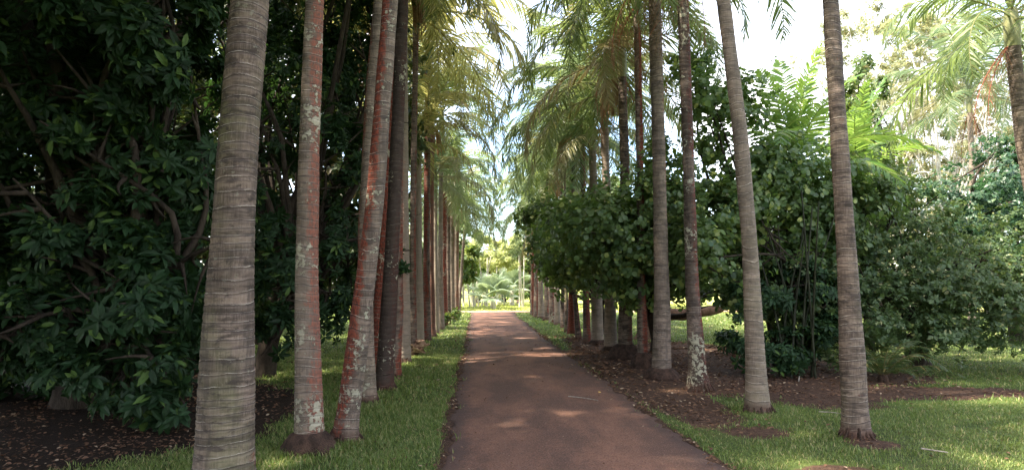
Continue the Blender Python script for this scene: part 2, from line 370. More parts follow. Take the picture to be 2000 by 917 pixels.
# ------------------------------------------------------------------ palms
def make_frond(name, e0, L, droop, seed, mat, nl=62, leaf=.62, wid=.034, plum=.35, curl=1.0, up=0.0):
    rng = np.random.RandomState(seed); n = 26; a = e0; p = np.array([0., 0, 0]); pts = [p.copy()]; ds = L / (n - 1); az = 0
    angs = []
    for k in range(n - 1):
        t = k / (n - 1); a -= droop / (n - 1) * (0.35 + 1.5 * t); az += rng.normal(0, .012)
        d = np.array([math.cos(a) * math.cos(az), math.cos(a) * math.sin(az), math.sin(a)]); p = p + d * ds; pts.append(p.copy()); angs.append(a)
    pts = np.array(pts); mb = MB(); add_tube(mb, pts, np.linspace(.022, .004, n) * L / 3.2, 5)
    q = np.linspace(.13, .985, nl); idx = q * (n - 1); i0 = np.minimum(idx.astype(int), n - 2); fr = (idx - i0)[:, None]
    c = pts[i0] * (1 - fr) + pts[i0 + 1] * fr; T = pts[i0 + 1] - pts[i0]; T /= np.linalg.norm(T, axis=1)[:, None]
    ll = leaf * (np.sin(np.pi * np.clip(q * .92 + .06, 0, 1)) ** .55) * (1 - .35 * q)
    g_ = np.array([0, 0, -1.])
    for sd in (1, -1):
        side = np.cross(T, [0, 0, 1.]) * sd; side /= np.linalg.norm(side, axis=1)[:, None] + 1e-6
        U = np.cross(side, T) * sd
        jit = rng.uniform(-1, 1, (nl, 1)); pl = rng.uniform(-plum, plum, (nl, 1)) + up
        D = side * 1.0 + T * (.55 + .5 * q[:, None]) + U * pl + rng.normal(0, .07, (nl, 3)); D /= np.linalg.norm(D, axis=1)[:, None]
        lj = ll * rng.uniform(.85, 1.1, nl)
        segs = 4; rows = []
        for m in range(segs + 1):
            t = m / segs
            cc = c + D * (lj * t)[:, None] + g_ * (curl * lj * (t ** 1.8) * .62 * (1 + .25 * jit[:, 0]))[:, None]
            wv = np.cross(D, g_ * .6 + T * .8); wv = T * .75 + np.cross(D, T) * jit * .6
            wv /= np.linalg.norm(wv, axis=1)[:, None]
            ww = wid * (.45 + 1.1 * t) * (1 - t) ** .55 if m < segs else 0.0
            ww = max(ww, .002)
            rows.append(cc - wv * ww / 2); rows.append(cc + wv * ww / 2)
        V = np.stack(rows, 1); base = (np.arange(nl) * (2 * (segs + 1)))[:, None]
        fs = [np.concatenate([base + 2 * m, base + 2 * m + 1, base + 2 * m + 3, base + 2 * m + 2], 1) for m in range(segs)]
        mb.add(V.reshape(-1, 3), fs)
    o = mb.build(name, mat, smooth=False); me = o.data; bpy.data.objects.remove(o); return me

def fruit_mesh(seed):
    rng = np.random.RandomState(seed); mb = MB()
    for k in range(46):
        a = rng.uniform(-.9, .9); r = rng.uniform(.1, .34); L = rng.uniform(.5, .95); p0 = np.array([.12, 0, 0]); p1 = p0 + [math.cos(a) * r, math.sin(a) * r, -.05]
        add_tube(mb, spline([p0, p1, p1 + [math.cos(a) * .07, math.sin(a) * .07, -L * .5], p1 + [math.cos(a) * .09, math.sin(a) * .09, -L]], 9), np.linspace(.011, .007, 9) + rng.rand(9) * .006, 4)
    o = mb.build('fruit_cluster', simple_mat('fruit_strings', (.24, .13, .06), (.46, .30, .16), 20, .8)); me = o.data; bpy.data.objects.remove(o); return me
FRUIT = [fruit_mesh(k) for k in range(2)]
FT = {}
for key, mat in (('g', M_frond), ('y', M_frondgold), ('c', M_frondcool)):
    FT[key] = []
    for i, (e0, dr) in enumerate([(78, 75), (66, 105), (54, 120), (40, 125), (24, 120), (6, 105), (-14, 80), (-35, 55)]):
        FT[key].append([make_frond('frond', R(e0), 3.1, R(dr), 100 + i * 7 + k, mat, 60, .64, .056, .42, .62) for k in range(2)])
DEAD = [make_frond('dead_frond', R(-48), 2.6, R(48), 300 + k, M_dead, 40, .5, .022, .6, 1.6) for k in range(3)]
BR = [[make_frond('frond', R(e0), 2.6, R(dr), 400 + i * 5 + k, M_bright, 30, .62, .10, .12, .45, .15) for k in range(2)] for i, (e0, dr) in enumerate([(84, 25), (70, 45), (52, 60), (30, 70), (8, 60)])]

def bark_mesh(cen, rad, near, seed):
    """cen: (n,3) centre line, rad: (n,), returns MB + ring phase"""
    rng = np.random.RandomState(seed); nz_ = len(cen); ns = 40 if near else 16
    th = np.linspace(0, 2 * np.pi, ns, endpoint=False)
    z = cen[:, 2]; sp_ = rng.uniform(.065, .10)
    zz = z + .042 * np.interp(z, np.arange(-1, 14, .35), rng.normal(0, 1, len(np.arange(-1, 14, .35))))
    zz = np.maximum.accumulate(zz)
    ph = zz[:, None] / sp_ + .16 * np.sin(th[None] + rng.uniform(0, 6) + z[:, None] * .8) + .08 * np.sin(2 * th[None] + z[:, None] * 2.1)
    fr = ph - np.floor(ph)
    prof = np.where(fr < .12, .022 * (1 - fr / .12), 0) - .02 * ss(.62, .95, fr) + .010 * np.sin(fr * np.pi)
    wob_ = np.interp(z, np.arange(-1, 14, .45), rng.normal(0, .028, len(np.arange(-1, 14, .45))))[:, None]
    oval = 1 + wob_ + .025 * np.sin(2 * th[None] + z[:, None] * .7 + rng.uniform(0, 6)) + .012 * np.sin(3 * th[None] + z[:, None] * 2)
    rr = rad[:, None] * oval * (1 + (prof * 1.15 if near else 0))
    V = cen[:, None, :] + np.stack([rr * np.cos(th)[None], rr * np.sin(th)[None], 0 * rr], -1)
    i = np.arange(nz_ - 1)[:, None]; j = np.arange(ns)[None]; j2 = (j + 1) % ns
    f = np.stack([i * ns + j, i * ns + j2, (i + 1) * ns + j2, (i + 1) * ns + j], -1).reshape(-1, 4)
    mb = MB(); mb.add(V, [f]); return mb, ph.ravel()

ROW_G = 'palm trees lining the path'
def palm(base, pts, H, dia, label, seed, kind='g', nfr=15, rust=.3, rdir=(1, -.3), moss=0., lichen=0., pale=0., green=.15,
         flare=.25, bulb=0., foot='flare', scale=1., dead=0, yaw0=None, shaft=.75, group=ROW_G, cat='palm', name='palm_tree'):
    rng = np.random.RandomState(seed)
    b = G(*base); Yd = b[1]; cl = [b]
    for q in pts: cl.append(P(q[0], q[1], Yd))
    cl = np.array(cl); d = cl[-1] - cl[-2]
    top = cl[-1].copy()
    if top[2] < H: top = cl[-1] + d / d[2] * (H - cl[-1][2]) * np.array([.7, .7, 1]); cl = np.vstack([cl, top])
    near = Yd < 16.5; keep = Yd < 6
    z = np.arange(-.08, H, .014 if near else .12)
    cx = np.interp(z, cl[:, 2], cl[:, 0]); cy = np.interp(z, cl[:, 2], cl[:, 1]) + .02 * np.sin(z * .6 + seed)
    k = max(3, int(.5 / (z[1] - z[0]))); ker = np.ones(k) / k
    pad = lambda a: np.convolve(np.concatenate([np.full(k, a[0]), a, np.full(k, a[-1])]), ker, 'same')[k:-k]
    cx, cy = pad(cx), pad(cy)
    r0 = dia / 2
    rad = r0 * (.70 + .38 * np.exp(-np.clip(z, 0, 9) / 1.9)) * (1 + flare * np.exp(-np.clip(z, 0, 9) / .22) + .08 * np.exp(-((z - .9) / .8) ** 2))
    t = thing(name, label, cat, (b[0], b[1], 0), group)
    cen = np.stack([cx - b[0], cy - b[1], z], 1)
    mb, ph = bark_mesh(cen, rad, near, seed)
    o = mb.build('trunk', M_bark, t, attrs={'ring_phase': ph})
    rl = math.hypot(*rdir)
    for kk, vv in dict(rust=rust, rust_x=rdir[0] / rl, rust_y=rdir[1] / rl, moss=moss, lichen=lichen, pale=pale, green=green).items(): o[kk] = float(vv)
    # foot: a mound of packed roots
    if bulb > 0:
        n = 40; hh = .08 + .27 * bulb; m2 = 12; V = []
        for a_ in range(m2):
            q = a_ / (m2 - 1); zz = -.05 + hh * q; rb = r0 * (1.10 + bulb * 1.55 * max(0, 1 - q ** 2.2) ** .75 * (.86 + .14 * min(1, q * 4)))
            th = np.linspace(0, 2 * np.pi, n, endpoint=False)
            wob = 1 + (.10 * np.sin(2 * th + seed) + .06 * np.sin(5 * th + 2 * seed + q * 3) + .03 * np.sin(11 * th + seed * 3 + q * 9)) * (1 - q * .8) + rng.normal(0, .02, n)
            V.append(np.stack([rb * wob * np.cos(th), rb * wob * np.sin(th), zz + 0 * th], 1))
        V = np.array(V).reshape(-1, 3); i = np.arange(m2 - 1)[:, None]; j = np.arange(n)[None]; j2 = (j + 1) % n
        mb = MB(); mb.add(V, [np.stack([i * n + j, i * n + j2, (i + 1) * n + j2, (i + 1) * n + j], -1).reshape(-1, 4)])
        mb.build('root_mass', M_root, t)
    elif near:
        mb = MB()
        for a_ in np.linspace(0, 2 * np.pi, 28, endpoint=False) + rng.uniform(-.12, .12, 28):
            r1 = r0 * (1 + flare * .7); ln = rng.uniform(.04, .15) + flare * .10
            q = np.linspace(0, 1, 5)[:, None]; dr = np.array([math.cos(a_), math.sin(a_), 0])
            pp = dr * (r1 * .86 + ln * q) + np.array([0, 0, 1]) * (rng.uniform(.05, .14) * (1 - q) ** 2 - .035 * q)
            add_tube(mb, pp, np.linspace(.022, .008, 5) * (dia / .3), 6)
        mb.build('root_mass', M_root, t)
    # crownshaft
    tp = cen[-1]; mb = MB(); q = np.linspace(0, 1, 9)
    rr = rad[-1] * (1.05 + .32 * np.sin(np.pi * q * .8) - .45 * q)
    add_tube(mb, np.stack([tp[0] + 0 * q, tp[1] + 0 * q, tp[2] - .02 + shaft * q], 1), rr, 14); mb.build('crownshaft', M_shaft, t)
    y0 = rng.uniform(0, 6.28) if yaw0 is None else yaw0
    nfr = int(nfr * 1.12)
    for i in range(nfr):
        q = i / (nfr - 1); ti = min(7, int(q ** 1.25 * 6.9)); me = FT[kind][ti][rng.randint(2)]
        fo = bpy.data.objects.new('frond', me); C.objects.link(fo); fo.parent = t
        fo.location = (tp[0], tp[1], tp[2] + shaft * (1 - .35 * q)); fo.rotation_euler = (rng.normal(0, .08), 0, y0 + i * 2.39996 + rng.normal(0, .12))
        fs = scale * rng.uniform(.95, 1.22); fo.scale = (fs, fs, fs)
    for i in range(1 if seed % 4 == 0 else 0):
        fo = bpy.data.objects.new('fruit_cluster', FRUIT[i % 2]); C.objects.link(fo); fo.parent = t; fo.location = tuple(tp); fo.rotation_euler = (0, 0, -2.2 + i * 2.3 + seed * .3)
    for i in range(dead):
        fo = bpy.data.objects.new('dead_frond', DEAD[i % 3]); C.objects.link(fo); fo.parent = t
        fo.location = (tp[0], tp[1], tp[2] + .12); fo.rotation_euler = (0, 0, rng.uniform(0, 6.28)); fs = scale * rng.uniform(.7, .95); fo.scale = (fs, fs, fs)
    return t

# left row, near to far
palm((434, 955), [(446, 600), (466, 250), (489, 0)], 8.2, .40, 'thickest grey ringed palm trunk, foremost on the left, its foot below the frame', 1, rust=.12, green=.5, lichen=.05, flare=.08, pale=.0, rdir=(1, .2))
palm((603, 880), [(599, 560), (604, 300), (616, 0)], 8.6, .255, 'ringed palm trunk with a blood red streak and white lichen crusts beside the leaning palm', 2, rust=.62, rdir=(1, -.1), lichen=.45, flare=.12, pale=.25, bulb=.6)
palm((672, 860), [(703, 640), (733, 400), (750, 170), (763, 0)], 8.4, .235, 'leaning red palm trunk with pale lichen dots, tilting right over the lawn', 3, rust=.68, rdir=(-1, -.4), lichen=.35, flare=.18, pale=.05)
palm((717, 783), [(712, 450), (724, 200), (741, 0)], 8.8, .235, 'slim pinkish grey palm trunk standing directly behind the leaning red palm', 4, rust=.45, rdir=(-1, 0), lichen=.2, pale=.15, flare=.12)
palm((733, 745), [(738, 600), (757, 300), (772, 0)], 9.2, .21, 'short visible stretch of red trunk between the leaning palm and the blackish palm', 5, rust=.95, rdir=(1, -.5), lichen=.3, flare=.1)
palm((750, 758), [(762, 560), (770, 380), (783, 100), (787, 0)], 9.0, .27, 'blackish mossy palm trunk on the left verge with dark wet foot', 6, rust=.42, rdir=(1, -.3), moss=.72, lichen=.25, flare=.12)
palm((768, 735), [(776, 600), (778, 300), (780, 0)], 9.0, .22, 'grey palm half hidden between the blackish palm and the thick straight palm', 7, rust=.3, flare=.25)
palm((786, 708), [(787, 500), (787, 250), (785, 0)], 8.2, .325, 'thick straight pinkish palm trunk of fine rings, left row, ahead of the curled dry sheath', 8, kind='y', rust=.45, rdir=(-.5, -1), pale=.7, flare=.06, nfr=17, scale=1.15, dead=1)  # bark paled to stand in for sunlight on this trunk
palm((805, 692), [(806, 560), (808, 330), (812, 60)], 7.9, .20, 'thin palm with golden drooping fronds over the left verge', 9, kind='y', rust=.35, nfr=17, scale=1.15)
palm((819, 671), [(818, 500), (817, 330)], 5.3, .255, 'short olive grey palm with smooth pale trunk beside the curled dry sheath', 10, kind='y', rust=.05, green=.6, pale=1.0, nfr=13, scale=.75, flare=.05)  # sunlit look put into the bark by paling it
palm((833, 664), [(833, 500), (835, 200)], 8.4, .26, 'rust brown palm just behind the short olive palm', 11, kind='y', rust=.45, rdir=(-.3, -1), nfr=18, scale=1.2)
palm((842, 658), [(841, 500), (842, 300)], 7.0, .27, 'reddish palm with spreading red foot in front of the white palm', 12, kind='g', rust=.55, pale=.3, rdir=(1, -1), nfr=15, bulb=.35)
palm((851, 650), [(850, 500), (850, 420)], 5.0, .22, 'whitest palm trunk of the left row, standing in sunlight', 13, kind='c', rust=0., pale=1.0, green=0, nfr=14, scale=.9)  # sunlight painted in: bark whitened with pale
palm((860, 643), [(860, 500), (862, 300)], 7.8, .26, 'brownish palm right after the whitest palm of the left row', 14, kind='g', rust=.25, pale=.5, nfr=16, scale=1.1)
palm((867, 635), [(867, 500), (868, 380)], 5.8, .30, 'bright red palm trunk above the small leafy plants, left row', 15, kind='c', rust=1.0, rdir=(0, -1), lichen=.3, nfr=15)
palm((875, 628), [(875, 500), (876, 400)], 6.2, .26, 'dark mottled palm between the bright red palm and pale brown palm', 16, kind='g', rust=.2, moss=.3, nfr=15, dead=2)
palm((882, 624), [(883, 500), (884, 420)], 5.2, .32, 'pale brown palm, fourth from the far end of the left row', 17, kind='c', rust=.3, pale=.3, nfr=15)
palm((890, 619), [(891, 500), (893, 420)], 5.6, .33, 'stout pinkish palm, third from the far end of the left row', 18, kind='g', rust=.5, pale=.25, nfr=15)
palm((895, 615), [(899, 560), (905, 480), (910, 430)], 5.4, .22, 'last palm of the left row, leaning right towards the bright clearing', 19, kind='c', rust=.25, pale=.2, nfr=15)
palm((893, 612), [(893, 500), (892, 420)], 6.8, .26, 'straight brown palm at the far left end, just behind the leaning last palm', 20, kind='g', rust=.25, pale=.3, nfr=15)
# right row, near to far
palm((1672, 850), [(1655, 500), (1643, 300), (1623, 0)], 8.6, .235, 'foremost right palm, finely ringed brown trunk with black foot on open lawn', 31, rust=.0, rdir=(0, -1), flare=.30, moss=.10, nfr=14)
palm((1481, 802), [(1465, 470), (1446, 260), (1412, 0)], 9.0, .25, 'smooth pale brown ringed palm trunk curving left, second on the right', 32, rust=.0, flare=.34, pale=.3, green=.25, nfr=14)
palm((1366, 762), [(1352, 560), (1347, 400), (1333, 0)], 7.7, .245, 'mottled palm with white lichen on its left edge and splayed foot, third on the right', 33, rust=.5, rdir=(1, -.4), moss=.42, lichen=.45, flare=.65, nfr=15, dead=6)
palm((1292, 738), [(1293, 600), (1287, 330), (1281, 100)], 7.6, .31, 'dark grey palm rising from a wide low brown root mound', 34, rust=.12, moss=.15, bulb=.6, flare=.1, kind='g', nfr=17, dead=2, pale=.1)
palm((1256, 717), [(1252, 560), (1250, 330), (1246, 100)], 7.4, .20, 'narrow dark red palm on a rounded root ball with a dead brown frond above', 35, rust=.7, moss=.25, bulb=1.0, flare=.1, kind='g', nfr=15, dead=6)
palm((1221, 700), [(1220, 500), (1220, 300), (1215, 140)], 6.5, .285, 'brown palm swelling into the largest round root ball of the right row', 36, rust=.4, moss=.3, bulb=1.15, flare=.15, kind='g', nfr=16, dead=2)
palm((1193, 686), [(1190, 500), (1182, 300), (1180, 220)], 6.1, .285, 'light grey ringed palm with knuckled roots at its foot, right row', 37, rust=.05, pale=.4, bulb=.45, flare=.12, kind='g', nfr=16, scale=.95)
palm((1167, 671), [(1164, 500), (1158, 330), (1157, 300)], 5.6, .31, 'stoutest smooth grey palm on a flat root mound, right row', 38, rust=.05, pale=.5, bulb=.35, flare=.12, kind='c', nfr=16, scale=.9)
palm((1147, 667), [(1142, 500), (1137, 300), (1136, 240)], 6.6, .21, 'slender chocolate brown palm left of the stoutest grey palm', 39, rust=.75, moss=.25, kind='g', nfr=16, flare=.35, dead=2)
palm((1130, 661), [(1124, 590), (1117, 540), (1120, 300)], 6.4, .15, 'thin dark palm slanting left as it rises beside the bright red palm', 40, rust=.5, moss=.4, kind='c', nfr=14, flare=.3, dead=3)
palm((1116, 652), [(1116, 560), (1118, 300)], 6.2, .235, 'bright red palm trunk of the right row with orange foot', 41, rust=1.05, rdir=(0, -1), kind='g', nfr=15, flare=.35)
palm((1106, 648), [(1106, 560), (1103, 330)], 6.0, .13, 'thinnest greenish grey stem of the right row', 42, rust=.0, green=.8, kind='c', nfr=11, scale=.8)
palm((1099, 640), [(1099, 560), (1097, 330)], 6.9, .16, 'small dark palm just left of the thinnest greenish stem', 43, rust=.5, moss=.4, kind='g', nfr=14, dead=2)
palm((1089, 633), [(1088, 560), (1085, 330)], 6.3, .28, 'pale grey palm, seventh from the far end of the right row', 44, rust=.1, pale=.4, kind='c', nfr=16)
palm((1079, 631), [(1077, 560), (1072, 400)], 6.6, .27, 'dark red mottled palm, sixth from the far end of the right row', 45, rust=.7, lichen=.4, kind='g', nfr=15, dead=3)
palm((1068, 626), [(1067, 560), (1065, 400)], 5.5, .24, 'brownish palm with bulging foot, fourth from the far end on the right', 46, rust=.4, bulb=.5, kind='c', nfr=15)
palm((1057, 621), [(1056, 560), (1055, 400)], 5.9, .30, 'light grey brown palm, third from the far end on the right', 47, rust=.15, pale=.3, bulb=.3, kind='g', nfr=16)
palm((1047, 619), [(1047, 560), (1046, 400)], 5.3, .25, 'reddish brown palm, second from the far end on the right', 48, rust=.6, kind='c', nfr=15, dead=3)
palm((1040, 616), [(1040, 560), (1040, 400)], 4.8, .24, 'last dark red palm at the far end of the right row, with a shaggy skirt', 49, rust=.85, moss=.2, kind='c', nfr=15, dead=5)
# palm whose drooping crown hangs in at the upper right
palm((2075, 735), [(2045, 500), (2000, 280), (1982, 130)], 6.1, .34, 'leaning palm at the right frame edge with dark drooping crown', 50, rust=.2, kind='g', nfr=18, dead=3, scale=.95, group=None)
palm((1900, 660), [(1897, 300), (1890, 150)], 7.3, .22, 'hazy palm with fine hanging fronds far behind the right shrubs', 51, rust=.2, pale=.5, kind='c', nfr=16, dead=3, scale=1.1, group=None)

# ------------------------------------------------------------------ broadleaf trees
def leaf_template(kind):
    if kind == 'long':     # lanceolate, folded on the midrib and drooping
        mid = np.array([[0, 0, 0], [.33, 0, .0], [.68, 0, -.06], [1, 0, -.17]])
        wd = [.17, .16]
    elif kind == 'round':
        mid = np.array([[0, 0, 0], [.25, 0, .02], [.75, 0, -.0], [1, 0, -.05]])
        wd = [.42, .42]
    else:
        mid = np.array([[0, 0, 0], [.35, 0, .0], [.7, 0, -.04], [1, 0, -.1]]); wd = [.27, .2]
    l = [mid[1] + [0, wd[0], .05], mid[2] + [0, wd[1], .04]]; r = [mid[1] + [0, -wd[0], .05], mid[2] + [0, -wd[1], .04]]
    v = np.array(list(mid) + l + r)
    return v, [np.array([[0, 1, 4], [2, 3, 5], [1, 0, 6], [3, 2, 7]]), np.array([[1, 2, 5, 4], [2, 1, 6, 7]])]
def twig_template(kind, n, seed, el=(5, 55), size=1.0, stem=.5):
    rng = np.random.RandomState(seed); lv, lf = leaf_template(kind); mb = MB()
    for i in range(n):
        az = i * 2.4 + rng.normal(0, .25); e = R(rng.uniform(*el)) * -1 + R(25); s_ = size * rng.uniform(.65, 1.1)
        ca, sa, ce, se = math.cos(az), math.sin(az), math.cos(e), math.sin(e)
        ro = rng.normal(0, .35); Rx = np.array([[1, 0, 0], [0, math.cos(ro), -math.sin(ro)], [0, math.sin(ro), math.cos(ro)]])
        Ry = np.array([[ce, 0, -se], [0, 1, 0], [se, 0, ce]]); Rz = np.array([[ca, -sa, 0], [sa, ca, 0], [0, 0, 1]])
        z0 = stem * (i / max(1, n - 1)) * .9
        M = Rz @ Ry @ Rx
        mb.add((lv * s_) @ M.T + np.array([ca * .05, sa * .05, z0]), lf)
    tv = np.concatenate(mb.v); tf3 = np.concatenate([f for f in mb.f if f.shape[1] == 3]); tf4 = np.concatenate([f for f in mb.f if f.shape[1] == 4])
    return tv, [tf3, tf4]
TW = {'long': [twig_template('long', 9, 1 + k) for k in range(3)], 'round': [twig_template('round', 7, 11 + k, (0, 60), .9, 1.4) for k in range(3)],
      'oval': [twig_template('oval', 8, 21 + k, (0, 60), 1, .8) for k in range(3)]}
def blob(px, py, Y, rx, ry, rz=None):
    c = P(px, py, Y); k = Y / FPX; a, b = rx * k, ry * k
    return (c, np.array([a, rz if rz else (a + b) / 2 * .9, b]))
def foliage(mb, blobs, n, leaf, kind, rng, shell=.45, clump=.42, up=.5):
    vol = np.array([np.prod(r) ** (2 / 3) for _, r in blobs]); cnt = np.maximum(1, (n * vol / vol.sum()).astype(int))
    pos, nor = [], []
    for (c, r), m in zip(blobs, cnt):
        # sub-clumps give an uneven outline and gaps
        k = max(6, int(m / 28)); d = rng.normal(size=(k, 3)); d /= np.linalg.norm(d, axis=1)[:, None]
        cc = d * (shell + (1 - shell) * rng.rand(k, 1) ** .6) ; cr = rng.uniform(.16, .42, (k, 1))
        w_ = rng.randint(k, size=m); q = rng.normal(size=(m, 3)) * clump * cr[w_]
        p = cc[w_] + q
        pos.append(c + p * r); nn = p / r; nor.append(nn / (np.linalg.norm(nn, axis=1)[:, None] + 1e-6))
    pos = np.concatenate(pos); nor = np.concatenate(nor)
    ok = pos[:, 2] > .08; pos, nor = pos[ok], nor[ok]
    ax = nor * .8 + np.array([0, 0, up]) + rng.normal(0, .35, pos.shape)
    w_ = rng.randint(3, size=len(pos))
    for k in range(3):
        m = w_ == k
        if m.sum() == 0: continue
        tv, tf = TW[kind][k]
        scatter(mb, tv, tf, pos[m], rot_from_axes(ax[m], rng.uniform(0, 6.28, m.sum()), rng), leaf * rng.uniform(.55, 1.35, m.sum()))
def tree(name, label, cat, base, blobs, n, leaf, kind, mat, seed, trunk_r=.14, stems=1, wood=None, group=None, extra=None, shell=.45, up=.5, fork=.35, maxlimb=30, clump=.42):
    rng = np.random.RandomState(seed); base = np.array([base[0], base[1], 0.]); wood = wood or M_wood
    t = thing(name, label, cat, tuple(base), group)
    cm = np.mean([b[0] for b in blobs], axis=0); H = cm[2]
    mb = MB(); tops = []
    for s_ in range(stems):
        a = rng.uniform(0, 6.28); off = np.array([math.cos(a), math.sin(a), 0]) * (.0 if stems == 1 else rng.uniform(.1, .35))
        lean = (cm - base) * np.array([1, 1, 0]) * .3 + rng.normal(0, .25, 3) * [1, 1, 0]
        tp = lean + off * 2.5 + np.array([0, 0, H * fork + (0 if stems == 1 else rng.uniform(0, H * .3))])
        pts = spline([off - [0, 0, .1], off + lean * .2 + [0, 0, H * fork * .4], tp], 14) + np.cumsum(rng.normal(0, .012, (14, 3)), axis=0) * [1, 1, 0]
        r = trunk_r / math.sqrt(stems) * 1.1; rr = np.linspace(r * 1.15, r * .72, 14); rr[0] *= 1.35; rr[1] *= 1.1
        add_tube(mb, pts, rr, 12); tops.append((pts[-1], r * .72))
    for b_i, (c, r) in enumerate(blobs[:maxlimb]):
        tp, tr = tops[b_i % len(tops)]; tgt = c - base
        for k in range(3):
            e = tgt + rng.normal(0, .45, 3) * r; mid = tp + (e - tp) * .5 + rng.normal(0, .12, 3) * np.linalg.norm(e - tp) + [0, 0, .12 * np.linalg.norm(e - tp)]
            pts = spline([tp - [0, 0, .05], mid, e], 12) + rng.normal(0, .012, (12, 3)); add_tube(mb, pts, np.linspace(tr * (.75 if k == 0 else .5), .012, 12), 7)
            for q in range(4):
                s0 = pts[rng.randint(5, 11)]; e2 = s0 + rng.normal(0, .5, 3) * r * .8
                add_tube(mb, spline([s0, (s0 + e2) / 2 + rng.normal(0, .06, 3), e2], 6), np.linspace(tr * .22 + .004, .005, 6), 5)
    mb.build('trunk', wood, t)
    mb = MB(); foliage(mb, [(c - base, r) for c, r in blobs], n, leaf, kind, rng, shell, clump, up); mb.build('crown', mat, t, smooth=False)
    return t

# dark wood on the left
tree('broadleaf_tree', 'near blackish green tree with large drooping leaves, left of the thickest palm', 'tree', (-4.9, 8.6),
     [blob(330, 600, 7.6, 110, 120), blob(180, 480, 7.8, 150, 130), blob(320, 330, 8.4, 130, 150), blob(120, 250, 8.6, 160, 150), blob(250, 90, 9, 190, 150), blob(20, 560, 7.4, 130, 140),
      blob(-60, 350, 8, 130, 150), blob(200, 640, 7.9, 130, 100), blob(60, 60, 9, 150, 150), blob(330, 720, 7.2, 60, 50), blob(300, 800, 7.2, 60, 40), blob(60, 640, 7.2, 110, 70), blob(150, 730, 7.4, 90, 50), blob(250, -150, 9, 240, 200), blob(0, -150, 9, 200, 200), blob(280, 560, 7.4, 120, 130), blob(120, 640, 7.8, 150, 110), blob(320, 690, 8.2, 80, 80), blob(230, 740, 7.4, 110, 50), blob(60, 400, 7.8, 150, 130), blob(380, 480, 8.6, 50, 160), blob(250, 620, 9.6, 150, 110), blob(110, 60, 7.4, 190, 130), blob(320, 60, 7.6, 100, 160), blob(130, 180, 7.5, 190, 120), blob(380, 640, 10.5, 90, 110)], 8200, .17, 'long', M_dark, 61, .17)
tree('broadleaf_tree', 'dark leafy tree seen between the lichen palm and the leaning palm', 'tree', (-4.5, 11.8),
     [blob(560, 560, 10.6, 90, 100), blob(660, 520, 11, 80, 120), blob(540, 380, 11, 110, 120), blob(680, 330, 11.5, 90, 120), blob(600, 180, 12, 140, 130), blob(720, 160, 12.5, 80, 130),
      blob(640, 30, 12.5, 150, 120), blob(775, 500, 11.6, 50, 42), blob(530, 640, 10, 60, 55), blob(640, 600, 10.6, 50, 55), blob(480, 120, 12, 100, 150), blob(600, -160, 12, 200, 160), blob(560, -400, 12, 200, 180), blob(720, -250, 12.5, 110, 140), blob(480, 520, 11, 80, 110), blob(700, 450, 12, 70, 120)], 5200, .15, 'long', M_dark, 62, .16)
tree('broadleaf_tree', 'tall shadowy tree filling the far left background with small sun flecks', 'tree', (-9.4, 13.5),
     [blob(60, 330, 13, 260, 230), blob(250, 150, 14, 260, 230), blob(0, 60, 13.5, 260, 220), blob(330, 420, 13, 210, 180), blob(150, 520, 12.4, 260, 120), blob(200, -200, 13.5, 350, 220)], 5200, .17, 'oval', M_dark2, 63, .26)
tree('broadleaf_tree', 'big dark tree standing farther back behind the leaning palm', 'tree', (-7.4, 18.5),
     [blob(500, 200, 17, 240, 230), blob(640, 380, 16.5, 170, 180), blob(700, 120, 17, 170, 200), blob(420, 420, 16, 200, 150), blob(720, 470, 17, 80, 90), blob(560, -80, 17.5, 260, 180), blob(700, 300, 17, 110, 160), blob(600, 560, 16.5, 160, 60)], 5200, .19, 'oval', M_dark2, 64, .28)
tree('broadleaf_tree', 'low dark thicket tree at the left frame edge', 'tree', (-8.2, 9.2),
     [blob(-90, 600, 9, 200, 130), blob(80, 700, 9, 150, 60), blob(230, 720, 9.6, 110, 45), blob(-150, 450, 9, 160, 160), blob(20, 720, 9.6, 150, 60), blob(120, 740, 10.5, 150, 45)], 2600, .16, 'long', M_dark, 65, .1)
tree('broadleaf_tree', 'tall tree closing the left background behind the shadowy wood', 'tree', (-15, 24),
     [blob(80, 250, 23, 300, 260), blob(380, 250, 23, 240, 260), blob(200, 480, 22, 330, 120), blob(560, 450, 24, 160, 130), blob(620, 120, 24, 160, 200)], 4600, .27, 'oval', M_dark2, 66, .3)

# mostly unseen trees, added beside and behind the viewer to shade the foreground
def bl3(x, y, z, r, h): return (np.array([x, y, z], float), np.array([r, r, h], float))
for i, (x, y, H, r, lab) in enumerate([(-6.5, 3.2, 6.5, 3.0, 'dark shade tree added just outside the left frame edge'), (-9.5, -2, 7, 3.6, 'dark shade tree added left behind the viewer'), (-3.2, -3.5, 7.5, 3.2, 'dark shade tree added over the path behind the viewer on the left'),
                                  (9.5, -3, 7, 3.2, 'dark shade tree added right behind the viewer'), (-10.2, 5.6, 8.5, 3.8, 'tall dark shade tree added beyond the left frame edge'), (-14, 11.5, 9, 4.2, 'tallest dark shade tree added far beyond the left frame edge'), (-7.4, 6.8, 9.8, 3.4, 'added dark shade tree whose high crown roofs the left wood above the frame'), (-5.9, 9.0, 10.9, 2.9, 'added slender dark shade tree with a high crown in the left wood'), (-6.2, .6, 9.2, 3.0, 'dark shade tree added beside the viewer on the left')]):
    tree('broadleaf_tree', lab, 'tree', (x, y), [bl3(x, y, H, r, 2.4), bl3(x - r * .6, y, H - 1.5, r * .7, 1.8), bl3(x + r * .5, y + r * .4, H - .8, r * .7, 1.8), bl3(x, y - r * .5, H - 2.4, r * .8, 2.0), bl3(x + r * .6, y - r * .3, H + .3, r * .8, 1.4)], 2400, .26, 'oval', M_dark2, 200 + i, .25)

